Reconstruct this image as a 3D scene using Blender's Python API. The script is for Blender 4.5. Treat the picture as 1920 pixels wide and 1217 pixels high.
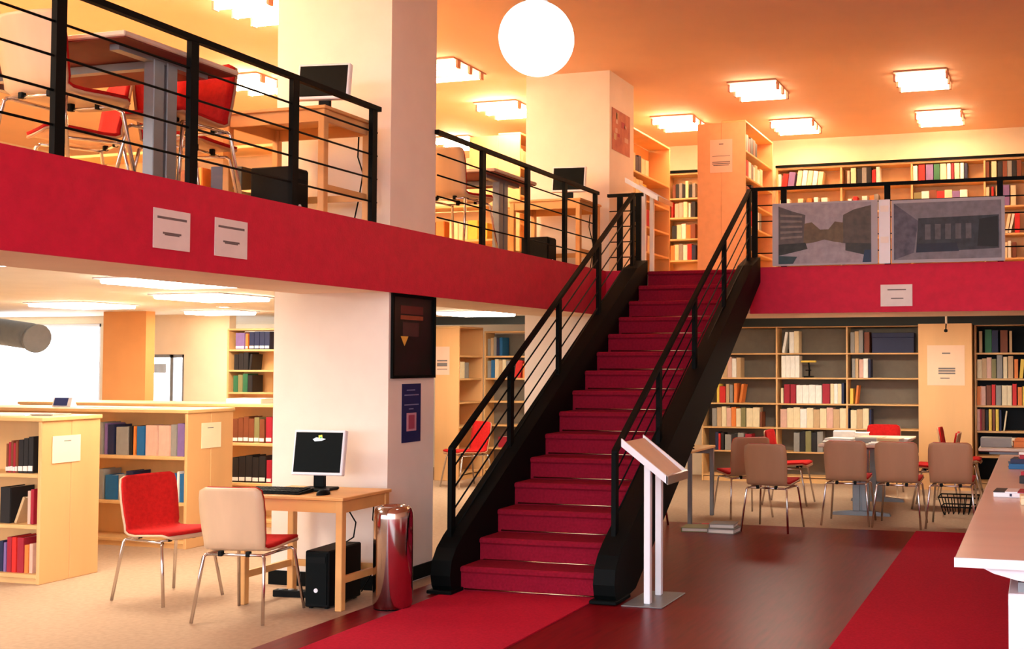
import bpy, bmesh, math, random
from mathutils import Vector, Matrix
random.seed(7)
for o in list(bpy.data.objects): bpy.data.objects.remove(o)
SC = bpy.context.scene
COL = SC.collection
PI = math.pi
R = math.radians

# ------------------------------------------------------------------ camera
cd = bpy.data.cameras.new('camera'); cam = bpy.data.objects.new('camera', cd); COL.objects.link(cam)
cd.sensor_width = 36.0; cd.lens = 2100 / 1920 * 36
cd.shift_x = (960 - 1350) / 1920; cd.shift_y = 0.0
cd.clip_start = 0.05; cd.clip_end = 200
cam.location = (0, 0, 1.58); cam.rotation_euler = (R(90 + 1.964), 0, R(15.945))
SC.camera = cam

# ------------------------------------------------------------------ world, exposure
w = bpy.data.worlds.new('daylight'); SC.world = w; w.use_nodes = True
nt = w.node_tree; bg = nt.nodes['Background']; bg.inputs[1].default_value = 3.6
tc = nt.nodes.new('ShaderNodeTexCoord'); sx = nt.nodes.new('ShaderNodeSeparateXYZ'); mr = nt.nodes.new('ShaderNodeMapRange'); mx = nt.nodes.new('ShaderNodeMix')
mx.data_type = 'RGBA'; mx.inputs[6].default_value = (.16, .15, .14, 1); mx.inputs[7].default_value = (.88, .92, 1.0, 1)   # ground below the horizon, overcast sky above
mr.inputs[1].default_value = -.05; mr.inputs[2].default_value = .03
nt.links.new(tc.outputs['Generated'], sx.inputs[0]); nt.links.new(sx.outputs['Z'], mr.inputs[0]); nt.links.new(mr.outputs[0], mx.inputs[0]); nt.links.new(mx.outputs[2], bg.inputs[0])
SC.view_settings.view_transform = 'Standard'; SC.view_settings.look = 'None'
SC.view_settings.exposure = 0.9; SC.view_settings.gamma = 1.0; SC.view_settings.use_curve_mapping = False
TUBE_E = 76.0        # upper fluorescent tubes
LOW_E = 18.0         # fittings below the mezzanine
WARM = (1.0, 0.74, 0.42)

# ------------------------------------------------------------------ materials
def lin(c):
    return tuple(((v/255)/12.92 if v/255 <= .04045 else ((v/255+.055)/1.055)**2.4) for v in c)
MATS = {}
def mat(name, rgb, rough=.6, metal=0, var=.06, scale=12, bump=0, bscale=60, emit=0, coat=0, stretch=None, rgb2=None, spec=.5):
    m = bpy.data.materials.new(name); m.use_nodes = True; nt = m.node_tree; b = nt.nodes['Principled BSDF']
    c = lin(rgb); c2 = lin(rgb2) if rgb2 else tuple(v*(1-var*3) for v in c)
    tc = nt.nodes.new('ShaderNodeTexCoord'); mp = nt.nodes.new('ShaderNodeMapping'); nz = nt.nodes.new('ShaderNodeTexNoise')
    if stretch: mp.inputs['Scale'].default_value = stretch
    nz.inputs['Scale'].default_value = scale; nz.inputs['Detail'].default_value = 4
    nt.links.new(tc.outputs['Object'], mp.inputs[0]); nt.links.new(mp.outputs[0], nz.inputs['Vector'])
    mx = nt.nodes.new('ShaderNodeMix'); mx.data_type = 'RGBA'
    mx.inputs[6].default_value = (*c, 1); mx.inputs[7].default_value = (*c2, 1)
    rp = nt.nodes.new('ShaderNodeMapRange'); rp.inputs[1].default_value = .35; rp.inputs[2].default_value = .75
    nt.links.new(nz.outputs['Fac'], rp.inputs[0]); nt.links.new(rp.outputs[0], mx.inputs[0])
    nt.links.new(mx.outputs[2], b.inputs['Base Color'])
    b.inputs['Roughness'].default_value = rough; b.inputs['Metallic'].default_value = metal
    b.inputs['Specular IOR Level'].default_value = spec
    if coat: b.inputs['Coat Weight'].default_value = coat; b.inputs['Coat Roughness'].default_value = .12
    if bump:
        n2 = nt.nodes.new('ShaderNodeTexNoise'); n2.inputs['Scale'].default_value = bscale; n2.inputs['Detail'].default_value = 3
        nt.links.new(mp.outputs[0], n2.inputs['Vector'])
        bp = nt.nodes.new('ShaderNodeBump'); bp.inputs['Strength'].default_value = bump; bp.inputs['Distance'].default_value = .01
        nt.links.new(n2.outputs['Fac'], bp.inputs['Height']); nt.links.new(bp.outputs[0], b.inputs['Normal'])
    if emit:
        b.inputs['Emission Color'].default_value = (*c, 1); b.inputs['Emission Strength'].default_value = emit
    MATS[name] = m
    return m
def glow(name, col, e):
    m = bpy.data.materials.new(name); m.use_nodes = True; nt = m.node_tree; nt.nodes.clear()
    em = nt.nodes.new('ShaderNodeEmission'); em.inputs[0].default_value = (*col, 1); em.inputs[1].default_value = e
    o = nt.nodes.new('ShaderNodeOutputMaterial'); nt.links.new(em.outputs[0], o.inputs[0])
    return m

M = dict(
  ceiling=mat('ceiling_paint', (246,204,172), .8, var=.02, scale=2, bump=.05, bscale=90),
  soffit=mat('soffit_paint', (238,212,186), .8, var=.03, scale=3),
  lowceil=mat('low_ceiling_paint', (250,246,236), .8, var=.02, scale=3),
  wall=mat('wall_paint', (242,222,192), .8, var=.03, scale=3, bump=.04, bscale=120),
  column=mat('column_plaster', (246,232,218), .75, var=.02, scale=4, bump=.08, bscale=140),
  fascia=mat('red_fascia_plaster', (214,8,60), .7, var=.05, scale=14, bump=.25, bscale=90),
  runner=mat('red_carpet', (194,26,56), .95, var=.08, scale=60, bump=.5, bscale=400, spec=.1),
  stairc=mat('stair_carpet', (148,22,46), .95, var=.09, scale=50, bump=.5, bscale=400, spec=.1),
  tan=mat('tan_carpet', (190,160,134), .95, var=.05, scale=30, bump=.4, bscale=350, spec=.1),
  wood_floor=mat('dark_wood_floor', (122,16,24), .33, var=.08, scale=5, stretch=(6,.6,1), coat=0, rgb2=(98,12,20), spec=.10),
  mezz=mat('mezzanine_floor', (232,210,172), .8, var=.04, scale=10),
  black=mat('black_steel', (2,6,6), .65, var=.05, scale=20, spec=.12),
  blackp=mat('black_plastic', (3,7,8), .55, spec=.15, var=.05),
  dark=mat('dark_screen', (2,8,9), .5, spec=.1, var=.05),
  birch=mat('birch_wood', (232,184,122), .5, var=.05, scale=5, stretch=(1,1,.15)),
  birch_e=mat('birch_end_panel', (232,178,118), .55, var=.04, scale=4, stretch=(1,1,.12)),
  beech=mat('beech_desk', (226,166,98), .45, var=.06, scale=6, stretch=(.3,1,1)),
  shell=mat('pale_plywood_shell', (222,186,150), .45, var=.05, scale=6, stretch=(1,1,.2)),
  shell2=mat('brown_plywood_shell', (190,140,104), .5, var=.05, scale=6, stretch=(1,1,.2)),
  pad=mat('red_upholstery', (196,28,26), .9, var=.08, scale=40, bump=.3, bscale=300, spec=.2),
  chrome=mat('chrome_tube', (214,206,204), .18, 1.0, var=.02),
  steel=mat('polished_steel_bin', (196,180,176), .12, 1.0, var=.03, scale=3),
  grey=mat('grey_metal_leg', (134,138,142), .4, .3, var=.04),
  greyback=mat('grey_shelf_back', (116,106,92), .8, var=.04),
  white=mat('white_lacquer', (240,240,246), .4, var=.01),
  paper=mat('white_paper', (244,236,230), .85, var=.02),
  ink=mat('grey_print', (120,112,110), .9, var=.05),
  laminate=mat('pink_beech_laminate', (236,206,194), .28, var=.03, scale=5, stretch=(.2,1,1)),
  tabletop=mat('pale_tabletop', (226,206,184), .4, var=.03),
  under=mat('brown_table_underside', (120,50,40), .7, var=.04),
  duct=mat('grey_duct', (132,136,138), .5, .2, var=.04),
  pelmet=mat('dark_green_pelmet', (12,24,20), .6, var=.04),
  brass=mat('stair_rod_brass', (206,176,140), .25, 1.0),
  fitting=mat('light_fitting_enamel', (206,150,128), .6, var=.02),
  tube=glow('fluorescent_tube', WARM, TUBE_E),
  tube2=glow('dim_fluorescent_tube', (1.0, .62, .36), 20.0),
  tube3=glow('rear_fluorescent_tube', (1.0, .68, .38), 36.0),
  tubelow=glow('lower_fluorescent_tube', (1.0,.88,.70), LOW_E),
  spot=glow('downlight_lamp', (1.0,.75,.45), 30),
  globe=glow('opal_globe', (1.0,.93,.84), 2.2),
  day=glow('daylight_pane', (.93,.96,1.0), 5.0),
)
# ------------------------------------------------------------------ helpers
class MB:
    """collects shapes; build() links them as one mesh object"""
    def __init__(s): s.v = []; s.f = []; s.m = []; s.sm = []
    def add(s, vs, fs, mi=0, smooth=False):
        n = len(s.v); s.v += [tuple(v) for v in vs]; s.f += [tuple(n+i for i in f) for f in fs]
        s.m += [mi]*len(fs); s.sm += [smooth]*len(fs); return s
    def box(s, x0, x1, y0, y1, z0, z1, mi=0):
        vs = [(x0,y0,z0),(x1,y0,z0),(x1,y1,z0),(x0,y1,z0),(x0,y0,z1),(x1,y0,z1),(x1,y1,z1),(x0,y1,z1)]
        return s.add(vs, [(3,2,1,0),(4,5,6,7),(0,1,5,4),(1,2,6,5),(2,3,7,6),(3,0,4,7)], mi)
    def cbox(s, x0, x1, y0, y1, z0, z1, c=.004, mi=0):
        """box with chamfered edges"""
        c = min(c, (x1-x0)*.45, (y1-y0)*.45, (z1-z0)*.45)
        bm = bmesh.new(); bmesh.ops.create_cube(bm, size=1)
        for v in bm.verts: v.co = Vector(((x0+x1)/2+v.co.x*(x1-x0), (y0+y1)/2+v.co.y*(y1-y0), (z0+z1)/2+v.co.z*(z1-z0)))
        bmesh.ops.bevel(bm, geom=bm.edges[:], offset=c, segments=1, affect='EDGES')
        bm.verts.index_update()
        s.add([v.co[:] for v in bm.verts], [[v.index for v in f.verts] for f in bm.faces], mi); bm.free(); return s
    def tube(s, pts, r, n=8, mi=0, caps=True, r2=None):
        pts = [Vector(p) for p in pts]; rings = []; prev = None
        for i, p in enumerate(pts):
            d = (pts[min(i+1, len(pts)-1)] - pts[max(i-1, 0)]).normalized()
            if prev is None:
                a = Vector((0,0,1)) if abs(d.z) < .9 else Vector((1,0,0))
                u = d.cross(a).normalized()
            else: u = (prev - d*prev.dot(d)).normalized()
            prev = u; v = d.cross(u)
            rr = r if r2 is None else r + (r2-r)*i/(len(pts)-1)
            rings.append([p + (u*math.cos(2*PI*k/n) + v*math.sin(2*PI*k/n))*rr for k in range(n)])
        vs = [q for ring in rings for q in ring]; fs = []
        for i in range(len(pts)-1):
            for k in range(n): fs.append((i*n+k, i*n+(k+1)%n, (i+1)*n+(k+1)%n, (i+1)*n+k))
        b = len(s.v); s.add(vs, fs, mi, True)
        if caps:
            s.f.append(tuple(b+k for k in range(n))[::-1]); s.m.append(mi); s.sm.append(False)
            e = b+(len(pts)-1)*n; s.f.append(tuple(e+k for k in range(n))); s.m.append(mi); s.sm.append(False)
        return s
    def lathe(s, prof, cx=0, cy=0, n=28, mi=0):
        vs = []; fs = []
        for (r, z) in prof:
            for k in range(n): vs.append((cx+r*math.cos(2*PI*k/n), cy+r*math.sin(2*PI*k/n), z))
        for i in range(len(prof)-1):
            for k in range(n): fs.append((i*n+k, i*n+(k+1)%n, (i+1)*n+(k+1)%n, (i+1)*n+k))
        return s.add(vs, fs, mi, True)
    def prism(s, poly, axis, a0, a1, mi=0):
        """poly in the two other axes, extruded along axis"""
        def P(p, a):
            return (a, p[0], p[1]) if axis == 'x' else ((p[0], a, p[1]) if axis == 'y' else (p[0], p[1], a))
        n = len(poly); vs = [P(p, a0) for p in poly] + [P(p, a1) for p in poly]
        fs = [tuple(range(n))[::-1], tuple(range(n, 2*n))] + [(i, (i+1) % n, n+(i+1) % n, n+i) for i in range(n)]
        return s.add(vs, fs, mi)
    def mesh(s, name, mats):
        me = bpy.data.meshes.new(name); me.from_pydata(s.v, [], s.f)
        for m in (mats if isinstance(mats, (list, tuple)) else [mats]): me.materials.append(m)
        for p, mi, sm in zip(me.polygons, s.m, s.sm): p.material_index = mi; p.use_smooth = sm
        bm = bmesh.new(); bm.from_mesh(me); bmesh.ops.recalc_face_normals(bm, faces=bm.faces[:]); bm.to_mesh(me); bm.free()
        return me
    def build(s, name, mats, parent=None, loc=(0,0,0)):
        return put(name, s.mesh(name, mats), parent, loc)
def put(name, me, parent=None, loc=(0,0,0), rot=None):
    o = bpy.data.objects.new(name, me); COL.objects.link(o); o.location = loc
    if rot: o.rotation_euler = rot
    if parent: o.parent = parent
    return o
def tag(o, label, cat, group=None):
    o['label'] = label; o['category'] = cat
    if group: o['group'] = group
    return o
def thing(name, label, cat, loc=(0,0,0), rz=0, group=None):
    e = bpy.data.objects.new(name, None); COL.objects.link(e); e.location = loc; e.rotation_euler = (0,0,rz)
    e.empty_display_size = .1
    return tag(e, label, cat, group)
def struct(name, mb, m, parent=None):
    o = mb.build(name, m, parent)
    if not parent: o['kind'] = 'structure'
    return o
def copy_tree(o, parent=None):
    c = o.copy(); COL.objects.link(c); c.parent = parent
    for ch in list(o.children): copy_tree(ch, c)
    return c
def B(*a): return MB().box(*a)
def CB(*a, c=.004): return MB().cbox(*a, c=c)

# ------------------------------------------------------------------ the setting
ZM, ZS, ZC, ZR = 2.52, 2.075, 4.69, 2.22     # mezzanine floor, soffit, ceiling, ceiling below mezzanine
XE, YE = -4.32, 10.82                        # mezzanine edges
XL, XR, YF, YB = -14.0, 4.0, -3.0, 15.2
struct('floor', B(XL, XR, YF, YB, -.1, 0), M['tan'])
struct('floor_wood', B(-4.2, XR, YF, 10.62, .0, .004), M['wood_floor'])
tag(B(-3.93, -2.85, YF, 7.02, .004, .012).build('carpet_runner', M['runner']), 'bright red carpet runner leading to the foot of the stairs', 'carpet')
tag(B(-1.13, XR, YF, 10.62, .004, .012).build('carpet_runner', M['runner']), 'wide red carpet beside the white reception counter', 'carpet')
struct('ceiling', B(XL, XR, YF, YB, ZC, ZC+.12), M['ceiling'])
struct('wall_back', B(XL, XR, YB, YB+.15, 0, ZC), M['wall'])
struct('wall_right', B(XR, XR+.15, YF, YB, 0, ZC), M['wall'])
struct('wall_left', B(XL-.15, XL, YF, YB, 0, ZC), M['wall'])
# mezzanine: slab, soffit strips along both edges, red fascia
struct('floor_mezzanine', MB().box(XL, XE-.02, YF, YB, ZR, ZM).box(XE-.02, XR, YE+.02, YB, ZR, ZM), M['mezz'])
struct('ceiling_soffit', MB().box(-5.1, XE-.02, YF, YB, ZS, ZR).box(XE-.02, XR, YE+.02, 12.1, ZS, ZR), M['soffit'])
struct('ceiling_lower', MB().box(XL, -5.1, YF, YB, ZR-.02, ZR).box(-5.1, XR, 12.1, YB, ZR-.02, ZR), M['lowceil'])
fas = MB().box(XE-.02, XE, YF, YE, ZS-.005, ZM+.012).box(XE-.02, -3.98, YE, YE+.02, ZS-.005, ZM+.012).box(-2.78, XR, YE, YE+.02, ZS-.005, ZM+.012)
struct('trim_1', fas, M['fascia'])
# dark pelmet boards above the lower wall shelving
struct('trim_2', B(-4.45, XR, 14.44, 14.50, 2.06, ZR-.02), M['pelmet'])
struct('trim_3', B(-7.95, -5.36, 13.44, 13.49, 2.09, ZR-.02), M['pelmet'])
# columns
c1 = struct('column', B(-5.31, -4.37, 6.88, 7.49, 0, ZC), M['column'])
c2 = struct('column', B(-5.34, -4.37, 11.03, 11.76, 0, ZC), M['column'])
struct('column', B(-10.92, -10.29, 11.0, 11.14, 0, ZR-.02), mat('orange_column_paint', (232,158,92), .8, var=.03, scale=3))
struct('column', B(-1.47, -.815, 14.2, 14.8, 0, 2.07), M['birch_e'])
struct('baseboard_column', MB().box(-4.37, -4.355, 6.87, 7.50, .012, .11).box(-5.32, -4.355, 6.865, 6.88, .0, .1), M['black'])
# far-left partition with small window and added glow pane
wl = MB().box(XL, -13.7, 12, 12.12, 0, ZR-.02).box(-11.95, -11.24, 12, 12.12, 0, ZR-.02).box(-10.62, -9.93, 12, 12.12, 0, ZR-.02)
wl.box(-13.7, -11.95, 12, 12.12, 0, .9).box(-13.7, -11.95, 12, 12.12, 2.1, ZR-.02).box(-11.24, -10.62, 12, 12.12, 0, .9).box(-11.24, -10.62, 12, 12.12, 1.69, ZR-.02)
struct('wall_partition', wl, M['wall'])
def window(name, x0, x1, z0, z1, y, muls, fm='grey'):
    f = MB().box(x0, x1, y-.03, y+.03, z0, z0+.04).box(x0, x1, y-.03, y+.03, z1-.04, z1).box(x0, x0+.035, y-.03, y+.03, z0, z1).box(x1-.035, x1, y-.03, y+.03, z0, z1)
    w_ = struct(name, B(x0+.03, x1-.03, y+.04, y+.05, z0+.03, z1-.03), M['day'])
    f.build('window_frame', M['white'] if not muls else M['grey'], w_)
    for mx in muls: B(mx-.025, mx+.025, y-.03, y+.03, z0, z1).build('mullion', M['grey'], w_)
    return w_
window('wall_glow_pane', -13.7, -11.95, .9, 2.1, 12.04, [])  # glowing pane put in for the blown-out glow on this wall
wn = window('window_2', -11.24, -10.62, .9, 1.69, 12.04, [-10.82])
B(-11.2, -10.9, 12.0, 12.02, 1.45, 1.57).build('blind_strip', mat('pale_blue_blind', (190,210,230), .7), wn)
# ------------------------------------------------------------------ staircase
Y0, TR, RI, NS = 7.0, .273, .168, 15
nose = lambda y: RI + RI/TR*(y-Y0)
st = thing('staircase', 'red carpeted staircase with black steel stringers rising to the mezzanine', 'staircase', (-3.37, 7.0, 0))
ox, oy = -3.37, 7.0
SX0, SX1 = -3.86-ox, -2.82-ox
stepm = MB().cbox(SX0, SX1, -.025, TR+.02, RI-.045, RI, c=.012).box(SX0, SX1, 0, .03, 0.0, RI-.04)
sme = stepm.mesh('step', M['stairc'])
rodm = MB().tube([(SX0+.03, -.006, .012), (SX1-.03, -.006, .012)], .006, 6).mesh('stair_rod', M['brass'])
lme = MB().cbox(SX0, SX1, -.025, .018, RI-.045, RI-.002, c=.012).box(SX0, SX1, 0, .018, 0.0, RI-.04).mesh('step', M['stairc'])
for i in range(NS):
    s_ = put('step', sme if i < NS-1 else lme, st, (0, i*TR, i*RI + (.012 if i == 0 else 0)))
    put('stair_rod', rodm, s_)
for (a, b) in ((-4.01, -3.86), (-2.82, -2.67)):
    poly = [(6.90, .0), (7.05, .0), (7.25, .03), (YE-.01, nose(YE)-.15), (YE-.01, nose(YE)+.10), (10.5, nose(10.5)+.19), (7.02, nose(7.02)+.19), (6.93, .30), (6.87, .22), (6.85, .12), (6.865, .05)]
    MB().prism([(p[0]-oy, p[1]+.013) for p in poly], 'x', a-ox, b-ox).build('stringer', M['black'], st)
    MB().cbox(a-ox-.02, b-ox+.02, -.17, .1, .012, .035).build('base_plate', M['black'], st)

def railing(label, p0, p1, posts, drop0, drop1, ztop, zwire, loc, over=.05):
    """posts: parameters along p0-p1; p = (x, y, ztop)"""
    t = thing('railing', label, 'railing', loc)
    L = Vector(loc); p0 = Vector(p0)-L; p1 = Vector(p1)-L; d = (p1-p0)
    dn = d.normalized()
    side = Vector((-dn.y, dn.x, 0)).normalized()
    def bar(a, b, hw, hh):
        vs = []
        for q in (a, b):
            for sx, sz in ((-1,-1),(1,-1),(1,1),(-1,1)): vs.append(q + side*hw*sx + Vector((0,0,hh*sz)))
        return MB().add(vs, [(0,1,2,3),(7,6,5,4),(0,4,5,1),(1,5,6,2),(2,6,7,3),(3,7,4,0)])
    bar(p0-dn*over, p1+dn*over, .02, .016).build('top_rail', M['black'], t)
    for u in posts:
        q = p0 + d*u; dr = drop0+(drop1-drop0)*u
        sx = .021
        vs = []
        for z in (-dr, -.01):
            for a_, b_ in ((-1,-1),(1,-1),(1,1),(-1,1)): vs.append((q.x+a_*.016, q.y+b_*.028, q.z+z)) if abs(dn.y) > .5 else vs.append((q.x+a_*.028, q.y+b_*.016, q.z+z))
        MB().add(vs, [(3,2,1,0),(4,5,6,7),(0,1,5,4),(1,2,6,5),(2,3,7,6),(3,0,4,7)]).build('post', M['black'], t)
    for z in zwire:
        MB().tube([p0+Vector((0,0,-z))-dn*over*.6, p1+Vector((0,0,-z))+dn*over*.6], .0065, 6).build('wire', M['black'], t)
    return t
ZT = 3.32
W4 = (.165, .325, .485, .645)
XRl = XE-.035
def zfix(y0, y1, ps): return [(p-y0)/(y1-y0) for p in ps]
railing('black steel railing on the near mezzanine edge, left of the big white column', (XRl, 1.6, ZT), (XRl, 6.66, ZT),
        zfix(1.6, 6.66, [2.4, 3.25, 4.1, 4.95, 5.8, 6.64]), ZT-ZM, ZT-ZM, ZT, W4, (XRl, 4.1, ZM))
railing('black steel railing on the mezzanine edge between the two white columns', (XRl, 7.52, ZT), (XRl, 10.62, ZT),
        zfix(7.52, 10.62, [8.2, 9.03, 9.84, 10.6]), ZT-ZM, ZT-ZM, ZT, W4, (XRl, 9.0, ZM))
railing('short black railing beside the top step, left of the stairs', (-4.27, 10.86, ZT), (-3.98, 10.86, ZT), [.3, 1.0], ZT-ZM, ZT-ZM, ZT, W4, (-4.12, 10.86, ZM))
railing('long black railing carrying two photo panels, right of the stairs', (-2.74, 10.86, ZT), (3.9, 10.86, ZT),
        [.0, .045, .2, .36, .52, .68, .84, 1], ZT-ZM, ZT-ZM, ZT, W4, (-1.5, 10.86, ZM))
WS = (.15, .30, .45, .60)
for lab, x, y0, y1 in (('left-hand black stair railing, nearer the big white column', -3.955, 7.03, 10.62), ('right-hand black stair railing, nearer the lectern stand', -2.765, 7.10, 10.72)):
    z0 = .985; z1 = 3.28
    t = railing(lab, (x, y0, z0), (x, y1, z1), [0, .25, .5, .75, 1.0],
            z0-(nose(y0)+.1), z1-(nose(y1)+.1), 0, WS, (x, y0, .2), over=.02)

# ------------------------------------------------------------------ lamps
def fixture(x, y, z, m, label, group, lx=.60, ly=.74, nt=3):
    t = thing('ceiling_light', label, 'light', (x, y, z), 0, group)
    MB().box(-lx/2+.02, lx/2-.02, -ly/2+.02, ly/2-.02, -.015, 0).build('housing', M['fitting'], t)
    for k in range(nt):
        yy = -ly/2 + ly*(k+.5)/nt
        for s in (-1, 1): B(s*(lx/2-.025)-.012, s*(lx/2-.025)+.012, yy-.03, yy+.03, -.09, -.015).build('end_cap', M['fitting'], t)
    for k in range(nt):
        yy = -ly/2 + ly*(k+.5)/nt
        MB().tube([(-lx/2+.03, yy, -.06), (lx/2-.03, yy, -.06)], .026, 10).build('tube', m, t)
    return t
def panel_light(x, y, label, lx, ly):
    t = thing('ceiling_light', label, 'light', (x, y, ZR-.02), 0, 'light fittings below the mezzanine')
    MB().box(-lx/2-.03, lx/2+.03, -ly/2-.03, -ly/2, -.012, 0).box(-lx/2-.03, lx/2+.03, ly/2, ly/2+.03, -.012, 0).box(-lx/2-.03, -lx/2, -ly/2, ly/2, -.012, 0).box(lx/2, lx/2+.03, -ly/2, ly/2, -.012, 0).build('frame', M['white'], t)
    CB(-lx/2, lx/2, -ly/2, ly/2, -.045, -.001, c=.012).build('diffuser', M['tubelow'], t)
G = 'fluorescent fittings on the upper ceiling'
for (x, y, lab) in [(-3.03, 12.2, 'three-tube ceiling light right of the globe, nearer of the pair above the photo panels'),
    (-1.2, 12.25, 'three-tube ceiling light nearest the top right corner of the ceiling'),
    (-4.43, 13.6, 'three-tube ceiling light between second column and tall orange bookcase end'),
    (-3.03, 14.2, 'three-tube ceiling light just right of the tall orange bookcase end'),
    (-1.18, 14.2, 'three-tube ceiling light farthest right along the upper back wall'),
    (-6.2, 12.3, 'three-tube ceiling light left of the second white column'),
    (-7.75, 14.0, 'small far ceiling light above the middle railing'),
    (-8.3, 10.4, 'three-tube ceiling light left of the monitor on the mezzanine'),
    (-6.5, 8.2, 'three-tube ceiling light at top left against the big column'),
    (-5.98, 10.45, 'ceiling light peeking out right of the big white column')]:
    fixture(x, y, ZC, (M['tube3'] if y > 13 else M['tube2']) if x > -6.1 else M['tube'], lab, G)
for (x, y, lab) in [(-6.5, 5.7, 'added unseen ceiling light straight above the near mezzanine table'), (-8.4, 6.2, 'added unseen ceiling light above the far left mezzanine bookcase'), (-6.5, 3.4, 'added unseen ceiling light nearest the viewer along the mezzanine railing'), (-8.4, 3.8, 'added unseen ceiling light nearest the viewer, deep inside the mezzanine'), (-10.3, 6.2, 'added unseen ceiling light nearest the left wall of the mezzanine'), (-10.3, 8.3, 'farther added unseen ceiling light along the left wall of the mezzanine')]:  # out-of-view fittings, added to brighten the left mezzanine ceiling
    fixture(x, y, ZC, M['tube'], lab, G)
panel_light(-3.0, 12.75, 'low ceiling light behind stairs top, under the right mezzanine', .8, .4)
panel_light(-1.35, 12.75, 'low ceiling light under the right mezzanine above the study table', .8, .4)
panel_light(-6.25, 4.9, 'bright low ceiling light at left edge below the mezzanine', .7, .7)
panel_light(-7.3, 8.6, 'added low ceiling light over the middle low bookcase', .7, .7)  # from here on, panels added to brighten the area below the mezzanine
panel_light(-6.2, 6.9, 'added low ceiling light between nearest low bookcase and big column', .7, .7)
panel_light(-9.6, 9.4, 'added low ceiling light over the farthest low bookcase', .7, .7)
panel_light(-9.4, 11.2, 'added low ceiling light in front of the far left tall bookcase', .7, .4)
panel_light(-6.6, 12.3, 'added low ceiling light over the red chair behind the stairs', .7, .7)
def downlight(x, y, lab):
    t = thing('downlight', lab, 'light', (x, y, ZR-.02), 0, 'round downlights below the mezzanine')
    MB().lathe([(.055,-.012),(.075,-.012),(.08,0)], n=16).build('rim', M['white'], t)
    MB().lathe([(.0,-.006),(.055,-.01)], n=16).build('lamp', M['spot'], t)
for x, y, lab in [(-7.35, 12.9, 'round downlight right of the big column, behind the stairs'), (-8.6, 10.3, 'round downlight below the mezzanine, nearest the two notices'), (-10.2, 11.7, 'farthest round downlight, above the small far window')]:
    downlight(x, y, lab)
# globe pendant
t = thing('globe_pendant_lamp', 'large glowing white globe lamp hanging from the ceiling', 'lamp', (-2.935, 6.2, 3.557))
MB().lathe([(max(.001, .228*math.sin(PI*k/24)), -.228*math.cos(PI*k/24)) for k in range(25)], n=40).build('globe', M['globe'], t)
MB().lathe([(.001,.26),(.06,.26),(.07,.22),(.07,.215)], n=20).build('cap', M['white'], t)
MB().tube([(0,0,.25),(0,0,ZC-3.557)], .008, 8).build('rod', M['chrome'], t)
MB().lathe([(.05,ZC-3.557-.03),(.06,ZC-3.557)], n=16).build('ceiling_rose', M['white'], t)

# ------------------------------------------------------------------ bookcases and books
PAL = dict(white=(250,246,236), cream=(240,222,180), tan=(206,172,128), pink=(226,180,160), grey=(150,146,140), olive=(136,130,84), brown=(128,66,36),
  black=(26,24,26), navy=(28,36,74), blue=(24,104,160), green=(44,110,72), yellow=(240,204,80), orange=(236,132,56), red=(218,36,28), crimson=(170,26,48), purple=(132,104,160))
BOOKM = {}
def book_mesh(c):
    if c not in BOOKM:
        m = mat('book_'+c, PAL[c], .6, var=.05, scale=3)
        b = MB().box(-.5, -.42, .03, 1, 0, 1).box(.42, .5, .03, 1, 0, 1).box(-.46, .46, 0, .06, 0, 1).box(-.42, .42, .06, .96, .02, .97, 1)
        BOOKM[c] = b.mesh('book', [m, M['paper']])
    return BOOKM[c]
LABELM = MB().box(-.42, .42, -.03, .005, .06, .2).mesh('spine_label', M['paper'])
ORD = ['first','second','third','fourth','fifth','sixth','seventh','eighth','ninth','tenth','eleventh','twelfth','thirteenth','fourteenth','fifteenth','sixteenth']
def shelf_books(case, rows, z, phrase, front=.03, depth=.2, labels=False):
    """rows: (local x, thickness, colour, height, lean) standing at local z on a bookcase"""
    cnt = {}; tot = {}
    for r in rows: tot[r[2]] = tot.get(r[2], 0)+1
    Mx = Matrix.Translation(case.location) @ Matrix.Rotation(case.rotation_euler.z, 4, 'Z')
    info = CASEINFO.get(case.name, (.025, ()))
    for (x, wd, c, h, ln) in rows:
        x = max(x, info[0]+.002); h = min(h, min([s-z-.035 for s in info[1] if s > z+.1] or [.3]))
        k = cnt.get(c, 0); cnt[c] = k+1
        if tot[c] == 1: lab = f'{c} book on {phrase}'
        else: lab = f'{ORD[k] if k < 16 else "last"} {c} book from left on {phrase}'
        o = put('book', book_mesh(c)); o.scale = (max(wd, .008), depth, h)
        dz = 0 if not ln else math.sin(abs(R(ln)))*wd/2
        o.matrix_world = Mx @ Matrix.Translation((x+wd/2, front, z+.001+dz)) @ Matrix.Rotation(-R(ln), 4, 'Y') @ Matrix.Diagonal((max(wd, .008), depth, h, 1))
        tag(o, lab, 'book', 'books on '+phrase)
        if labels: put('spine_label', LABELM, o)
CASEINFO = {}
def bookcase(label, loc, w, d, h, shelves, rz=0, m=None, back=None, divs=(), th=.025, side=None, top=True, ends=(True, True), base=True):
    """front at local y=0 facing -y; shelves: z of upper surfaces"""
    m = m or M['birch']; t = thing('bookcase', label, 'bookcase', loc, rz)
    sm = side or m; CASEINFO[t.name] = (th, list(shelves)+[h+.02])
    if ends[0]: CB(0, th, 0, d, 0, h).build('side_panel', sm, t)
    if ends[1]: CB(w-th, w, 0, d, 0, h).build('side_panel', sm, t)
    B(th, w-th, d-.012, d-.002, .02, h-.01).build('back_panel', back or m, t)
    if top: CB(-.0, w, -.0, d, h, h+th).build('top_panel', m, t)
    for z in shelves: CB(th, w-th, .004, d-.012, z-th, z).build('shelf', m, t)
    if base: B(th, w-th, .02, .04, 0, .06).build('plinth', m, t)
    for x in divs: B(x-th/2, x+th/2, .01, d-.012, .06, h-.001).build('divider', m, t)
    return t
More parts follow.
